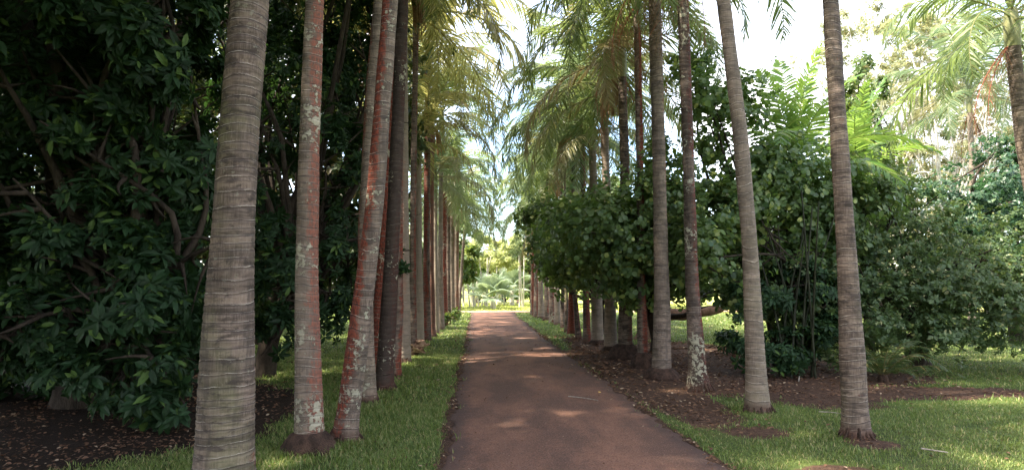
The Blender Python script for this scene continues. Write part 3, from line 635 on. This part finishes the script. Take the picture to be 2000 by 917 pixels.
# right: round-leaved trees
tree('round_leaf_tree', 'large round leaved tree with dark forked stems behind the second right palm', 'tree', (5.3, 12.9),
     [blob(1400, 210, 12.8, 75, 85), blob(1470, 330, 12.8, 120, 100), blob(1410, 420, 12.4, 110, 90), blob(1550, 420, 12.6, 120, 110), blob(1350, 500, 12, 80, 70), blob(1480, 540, 12.8, 130, 60),
      blob(1360, 120, 13.2, 45, 40), blob(1620, 380, 13.8, 80, 70), blob(1600, 540, 12.6, 100, 90), blob(1420, 580, 12.6, 70, 40), blob(1310, 400, 12.8, 60, 80), blob(1640, 450, 13, 90, 110)], 6200, .105, 'round', M_grape, 71, .16, stems=3, shell=.2, clump=.8)
tree('round_leaf_tree', 'round leaved tree hanging its dark crown around the root ball palms', 'tree', (3.7, 16.2),
     [blob(1230, 470, 13.4, 80, 70), blob(1180, 500, 14, 80, 60), blob(1290, 420, 13, 75, 60), blob(1280, 530, 13, 80, 55), blob(1210, 400, 14.4, 60, 40), blob(1300, 310, 13.6, 45, 45), blob(1225, 545, 13.6, 70, 30), blob(1150, 440, 14.5, 60, 45), blob(1330, 480, 13, 70, 80), blob(1200, 450, 13, 110, 70), blob(1120, 500, 15, 70, 50), blob(1300, 520, 12.6, 80, 50)],
     4300, .105, 'round', M_grape, 72, .15, shell=.15, clump=.9)
tree('round_leaf_tree', 'farther round leaved tree leaning towards the path over the distant trunks', 'tree', (3.2, 22),
     [blob(1110, 480, 18, 60, 60), blob(1075, 500, 19, 40, 40), blob(1140, 520, 17.5, 60, 40), blob(1170, 440, 18, 50, 45), blob(1095, 530, 19, 45, 25), blob(1075, 460, 19, 40, 35), blob(1060, 420, 20, 35, 40), blob(1130, 410, 19, 70, 40)], 3200, .12, 'round', M_grape, 73, .13, shell=.15, clump=.9)
tree('spreading_shrub', 'wide dull green shrub sweeping down to the lawn right of the foremost palm', 'shrub', (8.4, 13.4),
     [blob(1740, 470, 12.6, 110, 100), blob(1850, 540, 12.2, 150, 100), blob(1760, 600, 11.8, 130, 70), blob(1920, 610, 11.8, 140, 70), blob(1660, 560, 12.2, 80, 90), blob(1960, 500, 12.6, 120, 90), blob(2060, 600, 12, 120, 90), blob(1800, 650, 11.6, 100, 35), blob(1700, 380, 13, 70, 70), blob(1580, 610, 12.3, 80, 80), blob(1640, 650, 12.0, 70, 55), blob(1520, 560, 12.2, 70, 70), blob(1620, 480, 12.6, 80, 80)],
     7200, .085, 'oval', M_shrub, 74, .14, stems=3, shell=.2, clump=.8)
tree('broadleaf_tree', 'teal green tree at the right edge above the wide shrub', 'tree', (14.5, 18.5),
     [blob(1930, 400, 17, 120, 90), blob(2010, 330, 17.5, 110, 90), blob(2000, 470, 16.5, 130, 80), blob(1860, 470, 17, 70, 60)], 3000, .12, 'oval', M_teal, 75, .2, shell=.3)
tree('broadleaf_tree', 'light green airy tree between the broad leaved palm and the pale grove', 'tree', (11.5, 20),
     [blob(1700, 260, 18, 70, 90), blob(1660, 360, 18, 80, 80), blob(1760, 380, 18.5, 80, 70), blob(1680, 160, 18.5, 45, 60)], 1900, .13, 'oval', M_mid, 76, .16, shell=.3)
for i, (px, Y, lab, H0) in enumerate([(1720, 30, 'wispy pale tree with orange tinge behind the foremost right palm', 60), (1830, 28, 'wispy pale tree in the middle of the bleached grove', 90),
                                  (1930, 32, 'wispy pale tree nearest the right edge of the bleached grove', 110), (1780, 36, 'wispiest pale tree low between the others of the bleached grove', 260)]):
    b = P(px, 600, Y)
    tree('feathery_tree', lab, 'tree', (b[0], b[1]), [blob(px + dx, H0 + dy, Y, 75, 55) for dx, dy in ((-50, -20), (30, -40), (60, 60), (-30, 90), (10, 190), (50, 260), (-60, 220), (0, 330), (90, 150), (-100, 60), (100, 10))],
         3400, .14, 'long', M_pale, 80 + i, .13, wood=M_palewood, group='pale feathery trees at the upper right', shell=.2)

# thick old trunk with a low horizontal limb behind the right row
mb = MB(); b = G(1272, 662); t = thing('old_tree', 'old brown trunk with a long low limb reaching right over the sunny lawn', 'tree', tuple(b))
pts = spline([[0, 0, -.1], [.05, 0, .5], [.0, .1, 1.2], [-.2, .2, 2.6]], 14); rr = np.linspace(.42, .26, 14); rr[:3] *= [1.5, 1.2, 1.05]; add_tube(mb, pts, rr, 14)
add_tube(mb, spline([[0, 0, .7], P(1340, 612, b[1]) - b, P(1390, 608, b[1]) - b, P(1420, 590, b[1]) - b, P(1500, 596, b[1]) - b, P(1570, 560, b[1]) - b], 26) + np.random.RandomState(3).normal(0, .02, (26, 3)), np.linspace(.2, .07, 26), 10)
add_tube(mb, spline([P(1400, 603, b[1]) - b, P(1430, 570, b[1]) - b, P(1425, 520, b[1]) - b], 10), np.linspace(.11, .04, 10), 8)
mb.build('trunk', simple_mat('brown_bark', (.10, .055, .035), (.22, .13, .09), 7, .9, (1, 1, .5), .8, .03), t)
mb = MB(); foliage(mb, [(P(px, py, b[1] + 1) - b, np.array([1.3, 1.3, .8])) for px, py in ((1290, 470), (1400, 470), (1500, 500), (1240, 500))], 1300, .14, 'oval', np.random.RandomState(5)); mb.build('crown', M_dark2, t, smooth=False)

# clump of dark canes and a low fern on the right
b = G(1545, 735); t = thing('cane_clump', 'clump of thin dark upright canes between the second and foremost right palms', 'shrub', tuple(b)); rng = np.random.RandomState(9)
mb = MB()
for i in range(12):
    a = rng.uniform(0, 6.28); r0 = rng.uniform(0, .45); p0 = np.array([math.cos(a) * r0, math.sin(a) * r0, 0]); ln = rng.normal(0, .16, 2)
    add_tube(mb, spline([p0, p0 + [ln[0], ln[1], 1.3], p0 + [ln[0] * 3, ln[1] * 3, rng.uniform(2.4, 3.4)]], 12), np.linspace(.024, .012, 12), 7)
mb.build('stem', simple_mat('dark_cane', (.012, .014, .008), (.034, .036, .02), 12, .6), t)
mb = MB(); foliage(mb, [(np.array([0, 0, .5]), np.array([1.0, .6, .45])), (np.array([-.5, 0, .35]), np.array([.6, .5, .35])), (np.array([.8, .2, .6]), np.array([.6, .5, .5])), (np.array([0, .3, 1.5]), np.array([1., .6, .7]))], 900, .13, 'long', rng)
mb.build('crown', M_dark, t, smooth=False)
FERN = [make_frond('frond', R(e), 1.15, R(d), 500 + k, M_dark2, 30, .2, .03, .2, .5) for k, (e, d) in enumerate([(70, 90), (50, 90), (30, 60)])]
def fern(px, py, label, sc_, seed, n=18):
    b = G(px, py); rng = np.random.RandomState(seed); t = thing('fern', label, 'fern', tuple(b))
    mb = MB(); add_tube(mb, [[0, 0, -.05], [0, 0, .08], [0, 0, .16]], [.09, .08, .03], 10); mb.build('crown_base', M_root, t)
    for i in range(n):
        fo = bpy.data.objects.new('frond', FERN[i % 3]); C.objects.link(fo); fo.parent = t; fo.location = (0, 0, .1); fo.rotation_euler = (0, 0, i * 2.4 + rng.normal(0, .2)); s_ = sc_ * rng.uniform(.8, 1.15); fo.scale = (s_,) * 3
fern(1725, 745, 'dusky fern at the foot of the wide shrub, right of the foremost palm', .95, 1, 22)

# bright broad palm right of the second palm
b = P(1575, 640, 13.6); t = thing('feather_palm', 'bright green palm with broad upright fronds against the sky', 'palm', (b[0], b[1], 0)); rng = np.random.RandomState(12)
mb = MB(); add_tube(mb, spline([[0, 0, -.1], [.1, 0, 2], [-.1, 0, 4.5]], 20), np.linspace(.15, .1, 20), 14); mb.build('trunk', M_wood, t)
for i in range(16):
    me = BR[min(4, int(i / 16 * 5))][rng.randint(2)]; fo = bpy.data.objects.new('frond', me); C.objects.link(fo); fo.parent = t
    fo.location = (-.1, 0, 4.45 - .02 * i); fo.rotation_euler = (rng.normal(0, .08), 0, i * 2.4 + .5); s_ = rng.uniform(.8, 1.1); fo.scale = (s_,) * 3
b = P(1695, 640, 15.0); t = thing('feather_palm', 'smaller bright palm half hidden behind the foremost right palm', 'palm', (b[0], b[1], 0))
mb = MB(); add_tube(mb, spline([[0, 0, -.1], [.1, 0, 2], [-.1, 0, 4.6]], 20), np.linspace(.13, .09, 20), 14); mb.build('trunk', M_wood, t)
for i in range(12):
    me = BR[min(4, int(i / 12 * 4))][rng.randint(2)]; fo = bpy.data.objects.new('frond', me); C.objects.link(fo); fo.parent = t
    fo.location = (-.1, 0, 4.55 - .02 * i); fo.rotation_euler = (rng.normal(0, .08), 0, i * 2.4); s_ = rng.uniform(.7, .9); fo.scale = (s_,) * 3

# ------------------------------------------------------------------ clearing at the end of the path
def fan_leaf(name, rad, seed, mat):
    rng = np.random.RandomState(seed); n = 30; mb = MB(); A = np.linspace(R(-125), R(125), n + 1)
    add_tube(mb, [[-1.0, 0, -.35], [-.5, 0, -.1], [0, 0, 0]], [.02, .016, .012], 6)
    for i in range(n):
        a0, a1 = A[i], A[i + 1]; am = (a0 + a1) / 2; L = rad * rng.uniform(.92, 1.05)
        q = lambda a, r, z: [math.cos(a) * r, math.sin(a) * r, z - .22 * r * r / rad]
        mb.add([[0, 0, 0], q(a0, L * .62, .0), q(am, L * .62, .05), q(a1, L * .62, 0), q(am, L, -.02)], [[[0, 1, 2], [0, 2, 3], [1, 4, 2], [2, 4, 3]]])
    o = mb.build(name, mat, smooth=False); me = o.data; bpy.data.objects.remove(o); return me
FANS = [fan_leaf('leaf', .95, k, M_bismarck) for k in range(3)]
def fan_palm(loc, label, sc_, seed, n=14, th=1.0, mat=None):
    rng = np.random.RandomState(seed); t = thing('fan_palm', label, 'palm', loc, 'fan palms in the bright clearing')
    mb = MB(); add_tube(mb, [[0, 0, -.05], [0, 0, th * .5], [0, 0, th]], [.22, .19, .17], 12); mb.build('trunk', M_palewood, t)
    for i in range(n):
        el = R(75 - 85 * i / n); az = i * 2.4 + rng.uniform(-.2, .2); fo = bpy.data.objects.new('leaf', FANS[i % 3]); C.objects.link(fo); fo.parent = t
        d = Vector((math.cos(az) * math.cos(el), math.sin(az) * math.cos(el), math.sin(el)))
        fo.rotation_mode = 'QUATERNION'; fo.rotation_quaternion = d.to_track_quat('X', 'Z'); fo.location = d * (1.0 * sc_) + Vector((0, 0, th)); fo.scale = (sc_,) * 3
b = G(963, 603); fan_palm((b[0], b[1], 0), 'silvery fan palm standing in the middle of the sunlit clearing', 1.05, 1, 16, .9)
b = P(1000, 600, 56); fan_palm((b[0], b[1], 0), 'greener fan palm right behind the silvery one', 1.2, 2, 12, 1.4)
b = P(925, 600, 55); fan_palm((b[0], b[1], 0), 'drooping fan palm left of the silvery one', 1.0, 3, 12, 1.2)
rng = np.random.RandomState(31)
for i, (px, Y, lab, ns) in enumerate([(912, 52, 'cluster of thin white stems at the left of the clearing', 6), (936, 54, 'cluster of thin white stems just left of the silvery fan palm', 6),
                                      (1008, 52, 'pair of tall white stems right of the silvery fan palm', 3), (985, 58, 'thin white stems behind the silvery fan palm', 5)]):
    b = P(px, 600, Y); t = thing('slender_tree', lab, 'tree', (b[0], b[1], 0), 'white stemmed trees in the clearing'); mb = MB()
    for k in range(ns):
        p0 = np.array([rng.uniform(-.7, .7), rng.uniform(-.4, .4), 0]); ln = rng.normal(0, .5)
        add_tube(mb, spline([p0, p0 + [ln * .5, 0, 2], p0 + [ln, 0, 4.2]], 10), np.linspace(.07, .04, 10), 7)
    mb.build('trunk', M_palewood, t); mb = MB(); foliage(mb, [(np.array([rng.uniform(-1, 1), 0, 4.4]), np.array([1.6, 1.2, .9])), (np.array([rng.uniform(-1, 1), 0, 3.7]), np.array([1.3, 1, .6]))], 260, .26, 'oval', rng)
    mb.build('crown', M_yel, t, smooth=False)
far = [(885, 60, 470, 70, 'M_mid', 'mid green tree behind the far end of the left palm row'), (935, 66, 500, 55, 'M_yel', 'yellow green tree behind the silvery fan palm on its left'),
       (985, 70, 505, 55, 'M_yel', 'yellow green tree behind the silvery fan palm on its right'), (1040, 62, 490, 60, 'M_yel', 'yellow green tree beside the last right palm'),
       (1100, 58, 450, 90, 'M_mid', 'hazy green tree behind the far right trunks'), (1190, 50, 440, 110, 'M_mid', 'tall green tree beyond the sunny lawn, left of the dark grey palm'),
       (1300, 52, 470, 110, 'M_mid', 'green tree beyond the sunny lawn above the old low limb'), (1420, 48, 480, 110, 'M_mid', 'green tree beyond the sunny lawn behind the second right palm'),
       (830, 50, 480, 90, 'M_mid', 'green tree beyond the left verge behind the short olive palm'), (740, 46, 470, 120, 'M_dark2', 'dark tree across the left lawn behind the blackish palm'),
       (620, 42, 470, 130, 'M_dark2', 'dark tree across the left lawn behind the lichen palm'), (1560, 44, 470, 130, 'M_mid', 'green tree far behind the dark canes'),
       (1700, 42, 500, 130, 'M_mid', 'green tree far behind the foremost right palm'), (1850, 40, 520, 140, 'M_teal', 'bluish tree far behind the wide shrub'), (2000, 38, 480, 150, 'M_teal', 'bluish tree far away at the right frame edge')]
for i, (px, Y, cy, r, m, lab) in enumerate(far):
    b = P(px, 600, Y)
    tree('background_tree', lab, 'tree', (b[0], b[1]), [blob(px, cy, Y, r * .8, r * .6), blob(px - r * .6, cy + r * .45, Y - 1, r * .6, r * .5), blob(px + r * .6, cy + r * .4, Y - 1, r * .6, r * .5), blob(px + r * .2, cy - r * .5, Y, r * .5, r * .35)],
         900, .42 if Y > 45 else .34, 'oval', globals()[m], 120 + i, .22, group='trees beyond the lawns')
# distant wood, one mass
mb = MB(); rng = np.random.RandomState(77); bl = []
for a in np.linspace(-80, 80, 60):
    d = 85 + rng.uniform(-4, 10); x, y = d * math.sin(R(a)), d * math.cos(R(a)); h = rng.uniform(1.6, 3.0); bl.append((np.array([x, y, h * .8]), np.array([4.5, 3, h])))
foliage(mb, bl, 6500, .65, 'oval', rng); tag(mb.build('distant_wood', M_mid, smooth=False), 'green mass of trees closing the view beyond the lawns', 'woodland', kind='stuff')

# ------------------------------------------------------------------ small things
b = G(818, 694); t = thing('dry_leaf_sheath', 'curled pale dry palm sheath lying at the foot of the left row', 'leaf sheath', (b[0], b[1], 0)); rng = np.random.RandomState(41)
Msh = simple_mat('dry_sheath', (.20, .11, .07), (.46, .32, .24), 9, .8)
for k in range(6):
    mb = MB(); n = 16; m = 7; q = np.linspace(0, 1, n); az = k * 1.05 + rng.uniform(-.3, .3); Ls = rng.uniform(.35, .6)
    cx = (q - .5) * Ls; V = np.zeros((n, m, 3)); arc = np.linspace(-1, 1, m)
    for j in range(m):
        a_ = arc[j] * 1.5; wv = .10 * np.sin(np.pi * np.clip(q * .9 + .08, 0, 1)); V[:, j] = np.stack([cx, wv * math.sin(a_) + .05 * np.sin(q * 4), .06 + .04 * k + wv * (1 - math.cos(a_)) + .08 * (q - .5) ** 2 * 4 * (k % 2)], 1)
    ca, sa = math.cos(az), math.sin(az); V = V @ np.array([[ca, sa, 0], [-sa, ca, 0], [0, 0, 1]]); V = V.reshape(-1, 3); V2 = V + [0, 0, .008]
    i, j = np.meshgrid(np.arange(n - 1), np.arange(m - 1), indexing='ij'); f = np.stack([i * m + j, (i + 1) * m + j, (i + 1) * m + j + 1, i * m + j + 1], -1).reshape(-1, 4)
    mb.add(V, [f]); mb.add(V2, [f[:, ::-1]]); mb.build('sheath_strip', Msh, t)
# stick and yellow leaf on the path, twigs on the lawn
def stick(p0, p1, r, mat, label, z=.03, name='stick', bend=.02):
    a, b2 = G(*p0), G(*p1); a[2] = b2[2] = z; c = (a + b2) / 2 + [0, bend, .006]; o = thing
    mb = MB(); org = a.copy(); add_tube(mb, spline([a - org, c - org, b2 - org], 12), np.linspace(r, r * .55, 12), 7); ob = mb.build(name, mat); ob.location = org; tag(ob, label, 'stick', 'fallen sticks')
Mst = simple_mat('bleached_stick', (.20, .17, .14), (.40, .35, .29), 20)
stick((1110, 778), (1168, 786), .007, Mst, 'thin whitish stick lying across the right half of the path', .036)
stick((1600, 811), (1652, 816), .006, Mst, 'pale twig on the lawn left of the foremost right palm', .05)
stick((1800, 885), (1852, 893), .009, Mst, 'pale twig on the open lawn near the lower right', .05, bend=-.04)
stick((1560, 750), (1570, 690), .010, Mst, 'pale leaning stick at the foot of the dark canes', .05)
lv, lf = leaf_template('oval'); mb = MB(); mb.add(lv * .085, lf); o = mb.build('fallen_leaf', leaf_mat('yellow_leaf', (.62, .40, .10), (.7, .45, .12), None, .2)); b = G(1170, 771); o.location = (b[0], b[1], .036); o.rotation_euler = (.2, -.15, 1.2)
tag(o, 'single yellow leaf on the path above the whitish stick', 'leaf')
rng = np.random.RandomState(55)
for i, (px, py, lab) in enumerate([(868, 640, 'small leafy plant at the foot of the bright red left palm'), (880, 634, 'small leafy plant second along the left row feet'), (890, 628, 'small leafy plant farthest along the left row feet'),
                                   (1640, 700, 'low dark seedling behind the foremost right palm'), (1430, 690, 'spindly seedling on the litter left of the second right palm'), (1205, 650, 'light green seedling growing beside the grey ringed palm')]):
    b = G(px, py); t = thing('small_plant', lab, 'plant', tuple(b)); mb = MB()
    for k in range(5): add_tube(mb, spline([[0, 0, -.02], rng.normal(0, .08, 3) * [1, 1, 0] + [0, 0, .2], rng.normal(0, .16, 3) * [1, 1, 0] + [0, 0, .42]], 6), np.linspace(.008, .004, 6), 5)
    mb.build('stem', M_wood, t); mb = MB(); foliage(mb, [(np.array([0, 0, .36]), np.array([.34, .3, .24]))], 26, .15, 'oval', rng, .2); mb.build('leaves', M_mid if i < 3 or i == 5 else M_dark, t, smooth=False)

# ------------------------------------------------------------------ grass, litter
def blades(name, x0, x1, y0, y1, dens, hgt, seed, wid=.0035, side=None):
    rng = np.random.RandomState(seed); n = int((x1 - x0) * (y1 - y0) * dens); x = rng.uniform(x0, x1, n); y = rng.uniform(y0, y1, n)
    inside = (np.abs(x / y) < .86) & ~((x > left_edge(y) + .02 + .07 * rng.rand(n) ** 3) & (x < right_edge(y) - .02 - .07 * rng.rand(n) ** 3) & (y < 41.1)) & ~((y > 40.7) & (y < 43.4))
    dd = dirt_fn(x, y); keep = inside & (rng.rand(n) > dd ** .7 * 1.02) & (rng.rand(n) < .35 + 1.1 * vnoise(x, y, 1.7, 61))
    x, y = x[keep], y[keep]; n = len(x); z = ground_h(x, y); h = hgt * rng.uniform(.45, 1.35, n) * (.5 + .5 * vnoise(x, y, .9, 62) + .9 * vnoise(x, y, 3.6, 63) ** 2); a = rng.uniform(0, 6.28, n); l = rng.uniform(.25, 1.1, n)
    dx, dy = np.cos(a), np.sin(a); wx, wy = -dy, dx; ww = wid * rng.uniform(.7, 1.4, n)
    def pt(t, wf): return np.stack([x + dx * h * l * t ** 1.7 + wx * ww * wf, y + dy * h * l * t ** 1.7 + wy * ww * wf, z + h * (t - .35 * l * t * t) - .004], 1)
    V = np.stack([pt(0, -1), pt(0, 1), pt(.55, .8), pt(.55, -.8), pt(1, 0)], 1).reshape(-1, 3); b = (np.arange(n) * 5)[:, None]
    return V, [np.concatenate([b, b + 1, b + 2, b + 3], 1), np.concatenate([b + 3, b + 2, b + 4], 1)]
M_grass = leaf_mat('grass_blade', (.075, .125, .028), (.165, .220, .055), (.36, .31, .14), .35, .5, (.24, .32, .06), f3=.18)
for nm, args, lab in (('grass', [(-4.6, -.4, 4.2, 9, 3600, .055, 1), (-8, -.6, 9, 16, 1100, .06, 2, .006), (-12, -1, 16, 27, 260, .07, 3, .012), (-20, -1.5, 27, 41, 45, .09, 4, .03)], 'green verge grass left of the path'),
                      ('grass', [(1.5, 7.6, 4.2, 9, 2600, .040, 5), (1.2, 13, 9, 16, 620, .05, 6, .006), (.8, 20, 16, 27, 150, .07, 7, .013), (0, 30, 27, 41, 32, .09, 8, .03)], 'short lawn grass right of the path')):
    mb = MB()
    for a in args: mb.add(*blades(nm, *a))
    tag(mb.build(nm, M_grass, smooth=False), lab, 'grass', kind='stuff')
mb = MB(); mb.add(*blades('g', -24, 36, 43.3, 62, 40, .11, 15, .03)); tag(mb.build('grass', leaf_mat('sun_tinted_grass', (.18, .24, .05), (.36, .38, .10), (.5, .46, .2), .4, .5, (.5, .55, .1)), smooth=False), 'bright yellow green grass beyond the cross path', 'grass', kind='stuff')  # blade colour lightened and yellowed to stand in for strong sun
# leaf litter: thick under the trees, thin along the edges of the path
rng = np.random.RandomState(91); n = 130000; x = rng.uniform(-7, 10, n); y = 4.5 + 22 * rng.rand(n) ** 1.3
e = np.minimum(np.abs(x - left_edge(y)), np.abs(x - right_edge(y))); dd = dirt_fn(x, y)
pth = (x > left_edge(y)) & (x < right_edge(y))
pr = np.where(pth, .020 + .40 * np.exp(-e / .09), .02 + .40 * dd + .55 * np.exp(-e / .10)) * (.15 + 2.4 * vnoise(x, y, 2.2, 92) ** 2 + .8 * vnoise(x, y, 7, 93) ** 3)
k = rng.rand(n) < pr * .95; x, y, pth = x[k], y[k], pth[k]; n = len(x)
ax = np.stack([rng.normal(0, .3, n), rng.normal(0, .3, n), np.ones(n)], 1); mb = MB(); lv, lf = leaf_template('oval')
z = np.where(pth, .034, ground_h(x, y) + .014)
scatter(mb, lv, lf, np.stack([x, y, z], 1), rot_from_axes(ax, rng.uniform(0, 6.28, n), rng), np.where(pth, .03, .05) * rng.uniform(.4, 1.7, n) * np.clip(y / 10, .7, 1.6))
tag(mb.build('leaf_litter', M_litter, smooth=False), 'brown fallen leaves scattered under the trees and along the path edges', 'leaf litter', kind='stuff')
